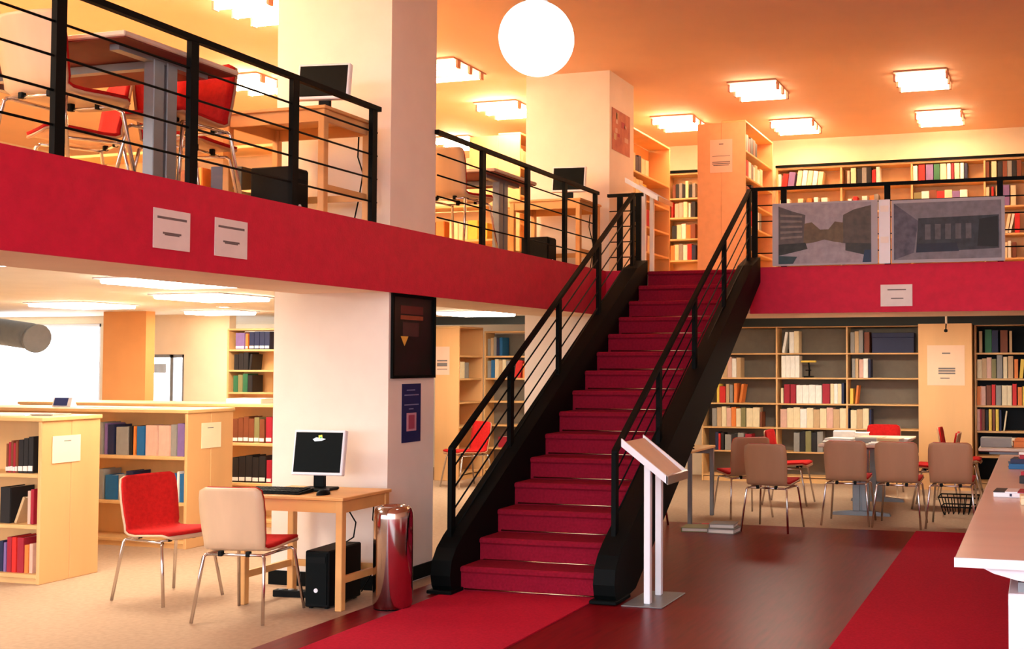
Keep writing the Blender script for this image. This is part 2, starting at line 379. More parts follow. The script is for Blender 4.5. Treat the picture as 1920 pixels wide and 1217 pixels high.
LOW={
  'top': [(1.102,0.034,'white',0.28,-10),(1.203,0.063,'white',0.278,0),(1.268,0.063,'cream',0.29,0),(2.019,0.054,'grey',0.268,0),(2.075,0.054,'tan',0.28,0),(2.131,0.054,'grey',0.292,0),(2.2,0.068,'brown',0.268,0)] ,
  'second': [(0.227,0.061,'cream',0.248,0),(0.29,0.06,'tan',0.26,0),(0.352,0.061,'pink',0.272,0),(0.415,0.06,'white',0.254,0),(0.477,0.06,'tan',0.266,0),(1.095,0.059,'white',0.288,0),(1.156,0.06,'white',0.3,0),(1.218,0.059,'white',0.312,0),(1.279,0.059,'white',0.294,0),(2.04,0.04,'grey',0.25,0),(2.082,0.04,'tan',0.25,0),(2.131,0.054,'pink',0.24,0),(2.187,0.06,'white',0.25,0),(2.256,0.026,'navy',0.24,0)] ,
  'third': [(0.205,0.035,'yellow',0.25,0),(0.242,0.08,'red',0.22,0),(0.332,0.042,'tan',0.25,0),(0.384,0.042,'grey',0.24,0),(0.443,0.042,'orange',0.26,0),(0.51,0.035,'orange',0.25,-9),(1.088,0.034,'cream',0.2,0),(1.131,0.077,'crimson',0.25,0),(1.218,0.069,'crimson',0.25,0),(1.297,0.084,'white',0.24,0),(1.383,0.083,'white',0.24,0),(1.468,0.084,'white',0.245,0),(1.554,0.083,'white',0.24,0),(1.646,0.097,'crimson',0.26,0),(1.752,0.048,'cream',0.26,0),(1.802,0.047,'white',0.26,0),(1.851,0.047,'cream',0.26,0),(1.9,0.033,'navy',0.27,0),(2.012,0.04,'yellow',0.2,0),(2.075,0.026,'orange',0.24,-6)] ,
  'fourth': [(0.137,0.066,'grey',0.243,0),(0.205,0.065,'tan',0.255,0),(0.272,0.065,'cream',0.267,0),(0.339,0.065,'pink',0.249,0),(0.406,0.065,'orange',0.261,0),(0.473,0.064,'cream',0.243,0),(0.539,0.065,'olive',0.255,0),(0.613,0.091,'cream',0.248,0),(0.706,0.09,'cream',0.26,0),(0.804,0.027,'brown',0.2,0),(1.08,0.088,'pink',0.243,0),(1.17,0.087,'cream',0.255,0),(1.259,0.087,'cream',0.267,0),(1.348,0.087,'white',0.249,0),(1.437,0.086,'cream',0.261,0),(1.525,0.087,'tan',0.243,0),(1.614,0.085,'cream',0.255,0),(1.701,0.086,'pink',0.267,0),(1.789,0.085,'tan',0.249,0),(1.876,0.085,'cream',0.261,0),(1.97,0.026,'navy',0.26,0),(2.019,0.078,'cream',0.238,0),(2.099,0.077,'tan',0.25,0),(2.178,0.077,'cream',0.262,0),(2.263,0.026,'navy',0.25,0)] ,
  'fifth': [(0.182,0.043,'navy',0.24,0),(0.227,0.028,'red',0.22,0),(0.265,0.035,'black',0.23,0),(0.317,0.087,'grey',0.208,0),(0.406,0.087,'black',0.22,0),(0.495,0.087,'grey',0.232,0),(0.598,0.087,'crimson',0.22,0),(1.261,0.077,'grey',0.248,0),(1.34,0.076,'black',0.26,0),(1.418,0.077,'olive',0.272,0),(1.497,0.076,'black',0.254,0),(1.575,0.076,'grey',0.266,0)] ,
}
DARK={
  'top': [(0.059,0.037,'tan',0.27,0),(0.131,0.083,'green',0.29,0),(0.216,0.076,'navy',0.28,0),(0.32,0.089,'brown',0.28,0),(0.43,0.031,'tan',0.27,0)] ,
  'second': [(0.032,0.058,'cream',0.238,0),(0.092,0.057,'tan',0.25,0),(0.151,0.056,'pink',0.262,0),(0.209,0.057,'olive',0.244,0),(0.275,0.069,'grey',0.29,0),(0.353,0.049,'cream',0.27,0),(0.411,0.063,'tan',0.28,0),(0.488,0.044,'orange',0.24,0),(0.547,0.043,'yellow',0.24,-5)] ,
  'third': [(0.0,0.057,'orange',0.24,0),(0.065,0.07,'pink',0.24,0),(0.144,0.057,'brown',0.25,0),(0.209,0.044,'red',0.26,0),(0.261,0.064,'grey',0.25,0),(0.333,0.063,'cream',0.25,0),(0.398,0.056,'cream',0.25,0),(0.463,0.049,'red',0.27,0),(0.527,0.05,'orange',0.23,0),(0.585,0.056,'yellow',0.24,0)] ,
  'fourth': [(0.0,0.037,'pink',0.27,0),(0.046,0.037,'crimson',0.27,0),(0.085,0.037,'brown',0.27,0),(0.131,0.031,'black',0.26,0),(0.17,0.037,'yellow',0.27,0),(0.216,0.03,'brown',0.27,0),(0.255,0.037,'yellow',0.27,0),(0.301,0.024,'navy',0.26,0),(0.346,0.018,'cream',0.25,-8)] ,
}
UP={
  'top': [(0.026,0.036,'white',0.2,0),(0.071,0.072,'red',0.2,-8),(0.153,0.086,'purple',0.22,-8),(0.271,0.064,'cream',0.25,-8),(0.345,0.064,'white',0.24,-8),(0.418,0.064,'cream',0.23,-8),(0.492,0.063,'white',0.22,-8),(0.565,0.063,'cream',0.21,-8),(0.978,0.034,'pink',0.2,0),(1.028,0.07,'cream',0.24,0),(1.114,0.062,'black',0.228,0),(1.178,0.063,'grey',0.24,0),(1.243,0.062,'black',0.252,0),(1.314,0.047,'red',0.2,0),(1.37,0.048,'white',0.24,0),(1.862,0.054,'white',0.23,0),(1.932,0.081,'red',0.25,0),(2.029,0.094,'purple',0.25,0),(2.132,0.074,'green',0.26,0),(2.215,0.08,'cream',0.24,0),(2.304,0.046,'white',0.25,0),(2.359,0.032,'crimson',0.27,0),(2.4,0.066,'cream',0.27,0),(2.475,0.045,'white',0.25,0),(2.529,0.039,'navy',0.23,0),(2.793,0.051,'brown',0.24,0),(2.873,0.065,'cream',0.24,0),(2.953,0.059,'black',0.238,0),(3.014,0.057,'brown',0.25,0),(3.073,0.058,'grey',0.262,0),(3.133,0.058,'black',0.244,0),(3.193,0.057,'brown',0.256,0)] ,
  'second': [(0.049,0.065,'cream',0.188,0),(0.116,0.064,'white',0.2,0),(0.301,0.071,'cream',0.2,0),(0.433,0.057,'orange',0.2,0),(0.521,0.056,'white',0.21,0),(0.623,0.085,'white',0.2,0),(0.985,0.055,'white',0.17,0),(1.057,0.055,'red',0.2,0),(1.178,0.07,'white',0.2,0),(1.285,0.055,'orange',0.2,0),(1.342,0.055,'grey',0.22,0),(1.869,0.099,'olive',0.218,0),(1.97,0.098,'white',0.23,0),(2.07,0.098,'brown',0.242,0),(2.17,0.098,'red',0.224,0),(2.27,0.097,'cream',0.236,0),(2.369,0.097,'purple',0.218,0),(2.468,0.096,'white',0.23,0),(2.793,0.051,'cream',0.25,0),(2.873,0.025,'red',0.25,0),(2.927,0.065,'tan',0.26,0),(3.007,0.091,'purple',0.27,0),(3.113,0.065,'cream',0.26,0)] ,
  'third': [(3.034,0.037,'cream',0.25,-10),(3.08,0.031,'white',0.25,-12),(3.16,0.064,'red',0.26,0)] ,
  'fourth': [(3.027,0.038,'cream',0.2,0),(3.073,0.038,'white',0.22,0),(3.127,0.051,'brown',0.2,0)] ,
}
NOOK={
  'top': [(0.06,0.045,'brown',0.188,0),(0.107,0.045,'black',0.2,0),(0.154,0.045,'grey',0.212,0),(0.201,0.045,'black',0.194,0),(0.248,0.045,'cream',0.24,0),(0.302,0.045,'black',0.188,0),(0.349,0.045,'grey',0.2,0)] ,
  'second': [(0.044,0.022,'red',0.22,0),(0.091,0.061,'pink',0.198,0),(0.154,0.061,'pink',0.21,0),(0.217,0.06,'cream',0.222,0),(0.295,0.029,'white',0.2,0),(0.334,0.06,'black',0.22,0)] ,
  'third': [(0.052,0.067,'black',0.188,0),(0.121,0.067,'cream',0.2,0),(0.19,0.067,'white',0.212,0),(0.259,0.066,'orange',0.194,0),(0.327,0.067,'brown',0.206,0)] ,
  'fourth': [(0.029,0.06,'orange',0.208,0),(0.091,0.061,'cream',0.22,0),(0.154,0.061,'grey',0.232,0),(0.217,0.06,'white',0.214,0),(0.279,0.06,'red',0.226,0),(0.341,0.06,'navy',0.208,0)] ,
}
CASEA={
  'top': [(2.178,0.02,'brown',0.208,0),(2.2,0.02,'crimson',0.22,0),(2.222,0.019,'brown',0.232,0),(2.243,0.02,'crimson',0.214,0),(2.265,0.019,'brown',0.226,0),(2.291,0.044,'black',0.238,0),(2.337,0.043,'black',0.25,0),(2.382,0.044,'black',0.262,0)] ,
  'second': [(2.129,0.096,'black',0.258,0),(2.262,0.022,'tan',0.2,-22),(2.383,0.027,'pink',0.238,0),(2.412,0.027,'crimson',0.25,0)] ,
  'third': [(2.134,0.033,'navy',0.22,0),(2.173,0.023,'purple',0.21,0),(2.203,0.042,'crimson',0.25,0),(2.247,0.042,'red',0.25,0),(2.296,0.061,'crimson',0.25,0),(2.364,0.037,'orange',0.2,0),(2.408,0.031,'pink',0.21,0)] ,
}
CASEB={
  'top': [(1.543,0.061,'grey',0.28,0),(1.623,0.027,'purple',0.27,0),(1.658,0.067,'navy',0.26,0),(1.744,0.135,'grey',0.24,0),(1.886,0.032,'black',0.25,0),(1.932,0.02,'orange',0.25,0),(1.966,0.082,'blue',0.25,0),(2.056,0.126,'pink',0.26,0),(2.19,0.126,'pink',0.26,0),(2.323,0.059,'grey',0.27,0),(2.39,0.075,'purple',0.28,0)] ,
  'second': [(1.543,0.073,'grey',0.26,0),(1.635,0.136,'blue',0.21,0),(1.778,0.067,'grey',0.22,0),(1.858,0.077,'navy',0.25,0),(1.994,0.043,'yellow',0.22,0),(2.05,0.166,'navy',0.22,0),(2.318,0.07,'blue',0.24,0),(2.395,0.02,'white',0.26,0),(2.423,0.047,'blue',0.24,0)] ,
}
CASEC={
  'top': [(2.618,0.06,'brown',0.228,0),(2.68,0.059,'brown',0.24,0),(2.741,0.06,'brown',0.252,0),(2.803,0.059,'brown',0.234,0),(2.864,0.059,'olive',0.246,0),(2.925,0.058,'brown',0.228,0),(2.997,0.071,'crimson',0.25,0)] ,
  'second': [(2.618,0.076,'black',0.238,0),(2.696,0.075,'black',0.25,0),(2.773,0.075,'black',0.262,0),(2.85,0.075,'black',0.244,0),(2.927,0.074,'black',0.256,0),(3.01,0.058,'crimson',0.22,0)] ,
}
CASED={
  'top': [(0.099,0.142,'purple',0.21,0),(0.251,0.038,'orange',0.2,0),(0.307,0.075,'navy',0.218,0),(0.384,0.074,'navy',0.23,0),(0.46,0.074,'navy',0.242,0),(0.536,0.074,'navy',0.224,0)] ,
  'second': [(0.083,0.07,'black',0.198,0),(0.155,0.07,'black',0.21,0),(0.227,0.07,'black',0.222,0),(0.307,0.03,'black',0.2,-6)] ,
  'third': [(0.075,0.07,'green',0.208,0),(0.147,0.07,'olive',0.22,0),(0.219,0.07,'green',0.232,0),(0.291,0.07,'black',0.214,0)] ,
}
CASES={
  'top': [(0.04,0.044,'grey',0.238,0),(0.086,0.044,'tan',0.25,0),(0.132,0.044,'grey',0.262,0),(0.178,0.044,'navy',0.244,0),(0.224,0.044,'blue',0.256,0)] ,
  'second': [(0.04,0.055,'grey',0.238,0),(0.097,0.056,'blue',0.25,0),(0.155,0.056,'cream',0.262,0),(0.213,0.055,'tan',0.244,0),(0.27,0.055,'cream',0.256,0),(0.327,0.056,'grey',0.238,0),(0.45,0.095,'red',0.24,-8),(0.58,0.046,'orange',0.2,0)] ,
  'fifth': [(0.213,0.137,'crimson',0.15,0)] ,
}
# lower wall bookcase under the right mezzanine
bc = bookcase('long birch wall bookcase with grey back, behind the study chairs', (-4.40, 14.5, 0), 2.93, .3, 2.05, [.09, .41, .725, 1.045, 1.385, 1.71], back=M['greyback'], divs=(1.035, 1.975), th=.02)
for k, z in (('top',1.71),('second',1.385),('third',1.045),('fourth',.725),('fifth',.41)):
    shelf_books(bc, LOW[k], z, f'{k} shelf of long wall bookcase, ground floor', front=.03)
bd = bookcase('dark birch wall bookcase at right edge behind the pillar', (-.80, 14.5, 0), 1.6, .3, 2.05, [.09, .41, .725, 1.045, 1.385, 1.71], back=M['blackp'], m=M['birch'])
for k, z in (('top',1.71),('second',1.385),('third',1.045),('fourth',.725)):
    shelf_books(bd, DARK[k], z, f'{k} shelf of bookcase right of pillar', front=.03)
# dark box, optical instrument on the long bookcase
t = thing('archive_box', 'dark blue archive box on the top shelf of the long wall bookcase', 'box', (-1.83, 14.62, 1.711))
CB(-.27, .27, -.08, .1, 0, .2).build('body', BOOKM['navy'].materials[0], t); CB(-.275, .275, -.085, .105, .2, .26).build('lid', BOOKM['navy'].materials[0], t)
t = thing('microscope', 'small dark instrument with yellow top on the second shelf', 'microscope', (-2.95, 14.6, 1.386))
CB(-.06, .06, -.05, .07, 0, .02).build('foot', M['blackp'], t); MB().tube([(0,.04,.02),(0,.05,.12),(0,0,.2)], .012, 8).build('arm', M['blackp'], t)
CB(-.035, .035, -.05, .02, .09, .105).build('stage', M['blackp'], t); CB(-.10, .10, -.03, .03, .2, .225).build('head', BOOKM['yellow'].materials[0], t)
# upper level: back wall bookcase, nook bookcase, side-facing bookcases
bu = bookcase('low birch bookcase along the upper back wall above the photo panels', (-3.46, 14.9, ZM), 4.2, .28, 1.70, [.1, .42, .74, 1.10, 1.445], divs=(.90, 1.845, 2.785))
for k, z in (('top',1.445),('second',1.10),('third',.74),('fourth',.42)):
    shelf_books(bu, UP[k], z, f'{k} shelf of upper back-wall bookcase', front=.03, depth=.18)
bt = CB(-3.46, .74, 14.87, 14.90, ZM+1.725, ZM+1.76).build('bookcase_rail', M['black']); bt['kind'] = 'structure'; bt.name = 'trim_4'
bn = bookcase('narrow birch bookcase in the upper nook left of the tall end panel', (-5.05, 14.9, ZM), .55, .28, 1.70, [.2, .5, .80, 1.10, 1.375])
for k, z in (('top',1.375),('second',1.10),('third',.80),('fourth',.5)):
    shelf_books(bn, [(x+.03, a, b, c, d) for (x, a, b, c, d) in NOOK[k]], z, f'{k} shelf of narrow nook bookcase', front=.03, depth=.18)
bt = B(-5.05, -4.5, 14.87, 14.90, ZM+1.725, ZM+1.76).build('trim_5', M['black']); bt['kind'] = 'structure'
def rnd_row(x0, x1, cols, h, seed, gap=.0, lean=0):
    rr = random.Random(seed); x = x0; out = []
    while x < x1-.05:
        wd = rr.uniform(.09, .14); out.append((x, wd-.002, rr.choice(cols), h*rr.uniform(.85, 1.1), lean)); x += wd + (gap if rr.random() < .2 else .002)
    return out
br = bookcase('tall double bookcase with orange end panel carrying a notice, upper level', (-3.37, 12.9, ZM), 1.45, .3, 1.95, [.12, .43, .73, 1.02, 1.31, 1.62], rz=PI/2, side=mat('orange_end_panel', (240,176,124), .6, var=.03))
CB(0, 1.45, .301, .6, 0, 1.95).build('rear_half', MATS['orange_end_panel'], br)
for i, z in enumerate([1.62, 1.31, 1.02, .73, .43]):
    shelf_books(br, rnd_row(.05, .95 if i % 2 else .75, ['black','cream','brown','white','red','navy','cream','grey'], .21, 11+i), z, f'{ORD[i]} shelf beside tall orange end panel', front=.03, depth=.18)
bl = bookcase('tall birch bookcase facing the stairs, just right of the second column', (-4.62, 12.3, ZM), 1.5, .3, 1.84, [.12, .43, .74, 1.06, 1.36], rz=PI/2)
for i, (z, a, b) in enumerate([(1.36,.1,.8),(1.06,.1,.7),(.74,.3,.95),(.43,.5,1.0)]):
    shelf_books(bl, rnd_row(a, b, ['cream','white','cream','crimson','yellow','navy'], .22, 31+i), z, f'{ORD[i]} shelf of tall bookcase by second column', front=.03, depth=.18)
bx = bookcase('tall bookcase with orange end panel behind the middle railing, upper level', (-6.18, 12.6, ZM), 1.2, .3, 1.9, [.12, .45, .8, 1.15, 1.5], rz=PI/2, side=MATS['orange_end_panel'])
CB(0, 1.2, .301, .7, 0, 1.9).build('rear_half', MATS['orange_end_panel'], bx)
shelf_books(bx, rnd_row(.05, .6, ['black','brown','cream'], .24, 51), 1.5, 'top shelf behind the middle railing', front=.03, depth=.18)
shelf_books(bx, rnd_row(.05, .6, ['black','brown','navy'], .22, 52), 1.15, 'second shelf behind the middle railing', front=.03, depth=.18)
bm_ = bookcase('low bright bookcase on the mezzanine behind the middle railing', (-7.4, 10.9, ZM), 1.8, .28, .75, [.06, .4])
shelf_books(bm_, rnd_row(.6, 1.7, ['white','yellow','cream','orange','brown'], .2, 61, gap=.06), .4, 'top shelf of low mezzanine bookcase, middle', front=.03, depth=.18)
bo = bookcase('low birch bookcase on the mezzanine at far left behind the chairs', (-9.2, 7.4, ZM), 3.6, .28, .75, [.08, .42])
shelf_books(bo, rnd_row(2.2, 3.2, ['white','green','orange','navy','brown','cream','black'], .2, 71, gap=.08), .42, 'upper shelf of far left mezzanine bookcase', front=.03, depth=.18)
# lower left: low double bookcases in rows, end panels toward the stairs
def lowcase(label, x1, y0, L, d, h, shelves):
    t = bookcase(label, (x1-L, y0, 0), L, d/2, h, shelves, side=M['birch_e'], th=.03, top=False)
    CB(0, L, d/2+.001, d, 0, h-.02).build('rear_half', M['birch_e'], t)
    CB(L-.03, L+.001, d/2+.0005, d, 0, h).build('side_panel', M['birch_e'], t)
    CB(-.01, L+.012, -.01, d+.01, h, h+.03).build('top_panel', M['birch'], t)
    return t
ba = lowcase('nearest low bookcase with birch end panel and notice, left edge', -6.86, 6.38, 2.54, .52, 1.16, [.07, .42, .785])
for k, z in (('top',.785),('second',.42),('third',.07)): shelf_books(ba, CASEA[k], z, f'{k} shelf of nearest low bookcase', front=.04, labels=(k == 'top'))
bb = lowcase('middle low bookcase with notice, behind the red chair', -6.97, 7.93, 2.53, .56, 1.15, [.07, .39, .78])
for k, z in (('top',.78),('second',.39)): shelf_books(bb, CASEB[k], z, f'{k} shelf of middle low bookcase', front=.04)
bcc = lowcase('farthest low bookcase with labelled bound volumes, left of big column', -6.9, 9.2, 3.3, .56, 1.15, [.07, .42, .805])
for k, z in (('top',.805),('second',.42)): shelf_books(bcc, CASEC[k], z, f'{k} shelf of farthest low bookcase', front=.03, labels=True)
bdd = bookcase('tall bookcase with dark volumes against the far left wall', (-9.92, 11.95, 0), 1.4, .3, 1.99, [.1, .45, .8, 1.21, 1.49, 1.75])
for k, z in (('top',1.75),('second',1.49),('third',1.21)): shelf_books(bdd, CASED[k], z, f'{k} shelf of far left tall bookcase', front=.03, labels=(k == 'top'))
# behind the stairs
bs = bookcase('birch bookcase facing us behind the left stair railing', (-7.50, 14.2, 0), 1.6, .28, 2.0, [.1, .4, .72, 1.05, 1.37, 1.68], back=M['greyback'], divs=(.8,))
for k, z in (('top',1.68),('second',1.37),('fifth',.4)): shelf_books(bs, CASES[k], z, f'{k} shelf of bookcase behind left stair railing', front=.03)
bq = bookcase('birch corner bookcase with notice on its end, right of the big column', (-7.50, 13.5, 0), .68, .36, 2.05, [.1, .4, .72, 1.05, 1.37, 1.68], rz=PI/2, side=M['birch_e'])
shelf_books(bq, rnd_row(.1, .3, ['grey','cream'], .24, 81), 1.37, 'corner bookcase right of big column', front=.03, depth=.18)

# ------------------------------------------------------------------ chairs
PROF = [(.235,.418),(.225,.436),(.19,.447),(.05,.438),(-.08,.428),(-.15,.430),(-.188,.448),(-.207,.49),(-.222,.56),(-.238,.66),(-.252,.75),(-.262,.80),(-.265,.818)]
WID = [.15,.19,.205,.208,.205,.20,.198,.20,.205,.21,.208,.198,.165]
def sheet(t0, t1, grow=0, rows=None):
    """closed curved sheet following the chair profile, from offset t0 to t1 along its normal"""
    idx = range(len(PROF)) if rows is None else rows
    pts = [PROF[i] for i in idx]; wd = [WID[i]+grow for i in idx]; n = len(pts); nx = 8
    def nrm(i):
        a = Vector(pts[max(i-1,0)]); b = Vector(pts[min(i+1,n-1)]); d = (b-a).normalized(); return Vector((d.y*-1, d.x))*-1
    vs = []; fs = []
    for off in (t0, t1):
        for i in range(n):
            N = nrm(i)
            for k in range(nx+1):
                u = -1+2*k/nx
                bow = .018*(u*u) * (1 if pts[i][1] > .46 else .2)
                vs.append((u*wd[i], pts[i][0]+N.x*off + (bow if pts[i][1] > .46 else 0), pts[i][1]+N.y*off + (0 if pts[i][1] > .46 else bow)))
    m_ = n*(nx+1)
    for i in range(n-1):
        for k in range(nx):
            a = i*(nx+1)+k; q = (a, a+1, a+nx+2, a+nx+1)
            fs.append(q); fs.append(tuple(m_+j for j in q[::-1]))
    rim = [i*(nx+1) for i in range(n)] + [(n-1)*(nx+1)+k for k in range(1, nx+1)] + [i*(nx+1)+nx for i in range(n-2,-1,-1)] + list(range(nx-1, 0, -1))
    for a, b in zip(rim, rim[1:]+rim[:1]): fs.append((a, b, m_+b, m_+a))
    return MB().add(vs, fs, 0, True)
def make_chair(shell):
    t = bpy.data.objects.new('chair', None); COL.objects.link(t)
    sheet(-.006, .008).build('seat_shell', shell, t)
    sheet(.009, .028, -.006, list(range(1, 13))).build('seat_pad', M['pad'], t)
    cb = [MB().tube([(-.185,-.185,.405),(.185,-.185,.405)], .0095, 8).build('crossbar', M['chrome'], t), MB().tube([(-.175,.115,.405),(.175,.115,.405)], .0085, 8).build('crossbar', M['chrome'], t)]
    for s in (-1, 1):
        MB().tube([(s*.175,.16,.40),(s*.19,.175,.385),(s*.225,.245,0)], .0105, 8).build('leg', M['chrome'], t)
        MB().tube([(s*.185,-.185,.405),(s*.198,-.195,.39),(s*.232,-.26,0)], .0105, 8).build('leg', M['chrome'], t)
        MB().tube([(s*.175,.16,.40),(s*.18,0,.404),(s*.185,-.185,.405)], .0095, 8).build('side_rail', M['chrome'], t)
        CB(s*.09-.014, s*.09+.014, -.20, -.17, .395, .428).build('clip', M['blackp'], cb[0])
        CB(s*.09-.014, s*.09+.014, .10, .13, .395, .438).build('clip', M['blackp'], cb[1])
    return t
PR = {'a': make_chair(M['shell']), 'b': make_chair(M['shell2'])}
USED = set()
def chair(kind, x, y, z, rz, label, group):
    o = PR[kind] if kind not in USED else copy_tree(PR[kind])
    USED.add(kind); o.location = (x, y, z+.005); o.rotation_euler = (0, 0, R(rz)); return tag(o, label, 'chair', group)
g = 'chairs near the computer desk'
chair('a', -4.76, 5.98, 0, 8, 'pale plywood chair seen from behind, pulled up to the computer desk', g)
chair('a', -5.64, 6.27, 0, -101, 'red upholstered chair with chrome legs beside the low bookcases', g)
g = 'chairs around the study tables'
chair('b', -2.45, 10.42, 0, -6, 'brown-backed chair standing nearest the books on the floor', g)
chair('b', -2.98, 11.25, 0, 38, 'brown-backed chair half hidden behind the nearest brown chair', g)
chair('b', -1.825, 11.03, 0, 0, 'brown-backed chair at the middle of the row, left of two close together', g)
chair('b', -1.32, 11.0, 0, -2, 'brown-backed chair second from right in the row', g)
chair('b', -.82, 11.06, 0, -2, 'brown-backed chair at the right end of the row beside the counter', g)
chair('b', -2.72, 12.35, 0, -90, 'red chair seen edge-on at the left side of the study table', g)
chair('b', -1.85, 13.55, 0, 180, 'red chair at the far side of the study table', g)
chair('b', -1.10, 12.45, 0, 90, 'red chair at the right side of study table before the pillar', g)
chair('b', -.90, 13.35, 0, -90, 'red chair in front of the pillar, left of second study table', g)
chair('b', -3.72, 10.15, 0, 0, 'chair partly hidden behind the right stair stringer', g)
g = 'chairs behind the left stair railing'
chair('b', -7.05, 12.9, 0, 150, 'red chair behind the left stair railing, right of big column', g)
g = 'chairs on the mezzanine'
chair('a', -4.87, 4.64, ZM, 0, 'pale plywood chair at top left behind the near railing', g)
chair('b', -5.68, 5.50, ZM, 152, 'red chair behind the mezzanine table, turned to the left', g)
chair('b', -4.76, 5.30, ZM, 180, 'dark red chair tucked under the far side of the mezzanine table', g)
chair('b', -5.24, 5.92, ZM, -82, 'red chair between the mezzanine table and the near mezzanine desk', g)
chair('a', -4.68, 8.40, ZM, -6, 'pale plywood chair behind the middle railing, right of big column', g)
# ------------------------------------------------------------------ desks with computers
def make_desk(label, x, y, z):
    """x, y: front right corner"""
    t = thing('desk', label, 'desk', (x, y, z))
    W_, D_, H_ = .80, .56, .72
    CB(-W_, 0, 0, D_, H_-.022, H_).build('desk_top', M['beech'], t)
    MB().box(-W_+.05, -.05, .02, .038, H_-.10, H_-.022).build('apron', M['beech'], t)
    MB().box(-W_+.05, -.05, D_-.04, D_-.022, H_-.10, H_-.022).build('apron', M['beech'], t)
    for a in (-W_+.02, -.038): B(a, a+.018, .05, D_-.05, H_-.10, H_-.022).build('apron', M['beech'], t)
    for a in (-W_+.012, -.06):
        for b in (.01, D_-.058): CB(a, a+.048, b, b+.048, 0, H_-.022).build('leg', M['beech'], t)
        B(a+.012, a+.036, .058, D_-.058, .17, .215).build('stretcher', M['beech'], t)
    B(-W_+.06, -.06, D_-.05, D_-.026, .17, .215).build('stretcher', M['beech'], t)
    return t
make_desk('beech computer desk in front of the big white column', -4.27, 6.22, 0)
make_desk('beech computer desk on the mezzanine left of the big column', -4.40, 6.17, ZM)
make_desk('beech computer desk on the mezzanine left of the second column', -4.42, 10.38, ZM)
def monitor(label, x, y, z, rz, logo=False, w=.38, h=.305, tilt=8):
    t = thing('monitor', label, 'monitor', (x, y, z), R(rz))
    CB(-.11, .11, -.08, .1, 0, .018, c=.006).build('foot', M['blackp'], t)
    CB(-.04, .04, .02, .05, .018, .16).build('stand', M['blackp'], t)
    def T(mb):
        mt = Matrix.Translation((0, 0, .10)) @ Matrix.Rotation(-R(tilt), 4, 'X')
        mb.v = [tuple(mt @ Vector(v)) for v in mb.v]; return mb
    s = T(CB(-w/2, w/2, -.012, .03, 0, h, c=.006)).build('casing', M['white'], t)
    scr = T(B(-w/2+.016, w/2-.016, -.0145, -.0115, .02, h-.016)).build('screen', M['dark'], t)
    if logo:
        yl = -.0165; zc = h*.86
        T(MB().prism([(-.02,zc-.008),(-.045,zc-.02),(-.03,zc-.034),(.02,zc-.03),(.05,zc-.018),(.02,zc-.012)], 'y', yl, yl+.0015)).build('screen_swoosh', glow('screen_white', (1,1,1), 1.0), scr)
        T(MB().prism([(-.004,zc+.006),(.022,zc+.01),(.026,zc-.012),(.0,zc-.016)], 'y', yl-.001, yl)).build('screen_flag', glow('screen_yellow', (.95,.8,.1), .9), scr)
        T(MB().prism([(.006,zc-.004),(.022,zc-.002),(.024,zc-.012),(.007,zc-.014)], 'y', yl-.002, yl-.001)).build('screen_flag', glow('screen_green', (.1,.5,.2), .8), scr)
    return t
monitor('flat monitor with a small logo on dark screen, lower computer desk', -4.70, 6.55, .721, 4, True)
monitor('flat monitor with dark screen leaning on the near mezzanine desk', -4.60, 6.42, ZM+.721, 8, False, .37, .25)
monitor('flat monitor with dark screen on mezzanine desk by second column', -4.66, 10.62, ZM+.721, 6, False, .36, .27)
# keyboard, mouse
t = thing('keyboard', 'long black keyboard on the lower computer desk', 'keyboard', (-4.86, 6.36, .721), R(3))
MB().prism([(-.08,0),(.08,0),(.08,.026),(-.08,.012)], 'x', -.21, .21).build('body', M['blackp'], t)
for r in range(5):
    for c in range(14):
        z0 = .0135+.014*(r+.5)/5
        B(-.2+c*.0286, -.2+c*.0286+.023, -.07+r*.029, -.07+r*.029+.023, z0, z0+.006).build('key', M['dark'], t)
t = thing('mouse', 'black mouse to the right of the keyboard', 'mouse', (-4.50, 6.34, .721), R(-10))
MB().lathe([(.001,.034),(.015,.033),(.026,.026),(.033,.014),(.034,0)], n=16).build('body', M['blackp'], t); t.children[0].scale = (.9, 1.6, 1)
B(-.002, .002, .01, .05, .026, .035).build('wheel', M['grey'], t)
def tower(label, x, y, z, rz, w=.17, d=.40, h=.37):
    t = thing('computer_tower', label, 'computer', (x, y, z), R(rz))
    CB(-w/2, w/2, 0, d, .01, h, c=.008).build('case', M['blackp'], t)
    B(-w/2+.012, w/2-.012, -.008, .001, .03, h-.015).build('front_panel', M['dark'], t)
    B(-w/2+.02, w/2-.02, -.012, -.007, h-.075, h-.035).build('drive_door', M['blackp'], t)
    MB().tube([(0,-.012,.12),(0,-.007,.12)], .014, 12).build('power_button', M['white'], t)
    for a in (-w/2+.02, w/2-.04):
        for b in (.02, d-.05): B(a, a+.02, b, b+.03, 0, .01).build('foot', M['blackp'], t)
    return t
tower('black computer tower standing under the lower desk', -4.47, 6.24, .004, 4)
tower('black computer tower under the near mezzanine desk', -4.82, 6.48, ZM, 90, .2, .31, .38)
tower('black computer tower on the mezzanine under the second desk', -4.86, 10.66, ZM, 90, .2, .30, .36)
def cable(label, pts, r=.005):
    o = MB().tube(pts, r, 6).build('cable', M['blackp']); return tag(o, label, 'cable', 'cables behind the desks')
cable('black cable looping down to the lower computer tower', [(-4.62,6.76,.68),(-4.60,6.78,.55),(-4.55,6.78,.48),(-4.56,6.77,.38),(-4.60,6.7,.34),(-4.62,6.6,.2),(-4.62,6.68,.01)])
cable('black cable hanging at right rear of the lower desk', [(-4.42,6.80,.66),(-4.43,6.8,.5),(-4.36,6.81,.4),(-4.40,6.8,.25),(-4.44,6.8,.12),(-4.5,6.78,.01)])
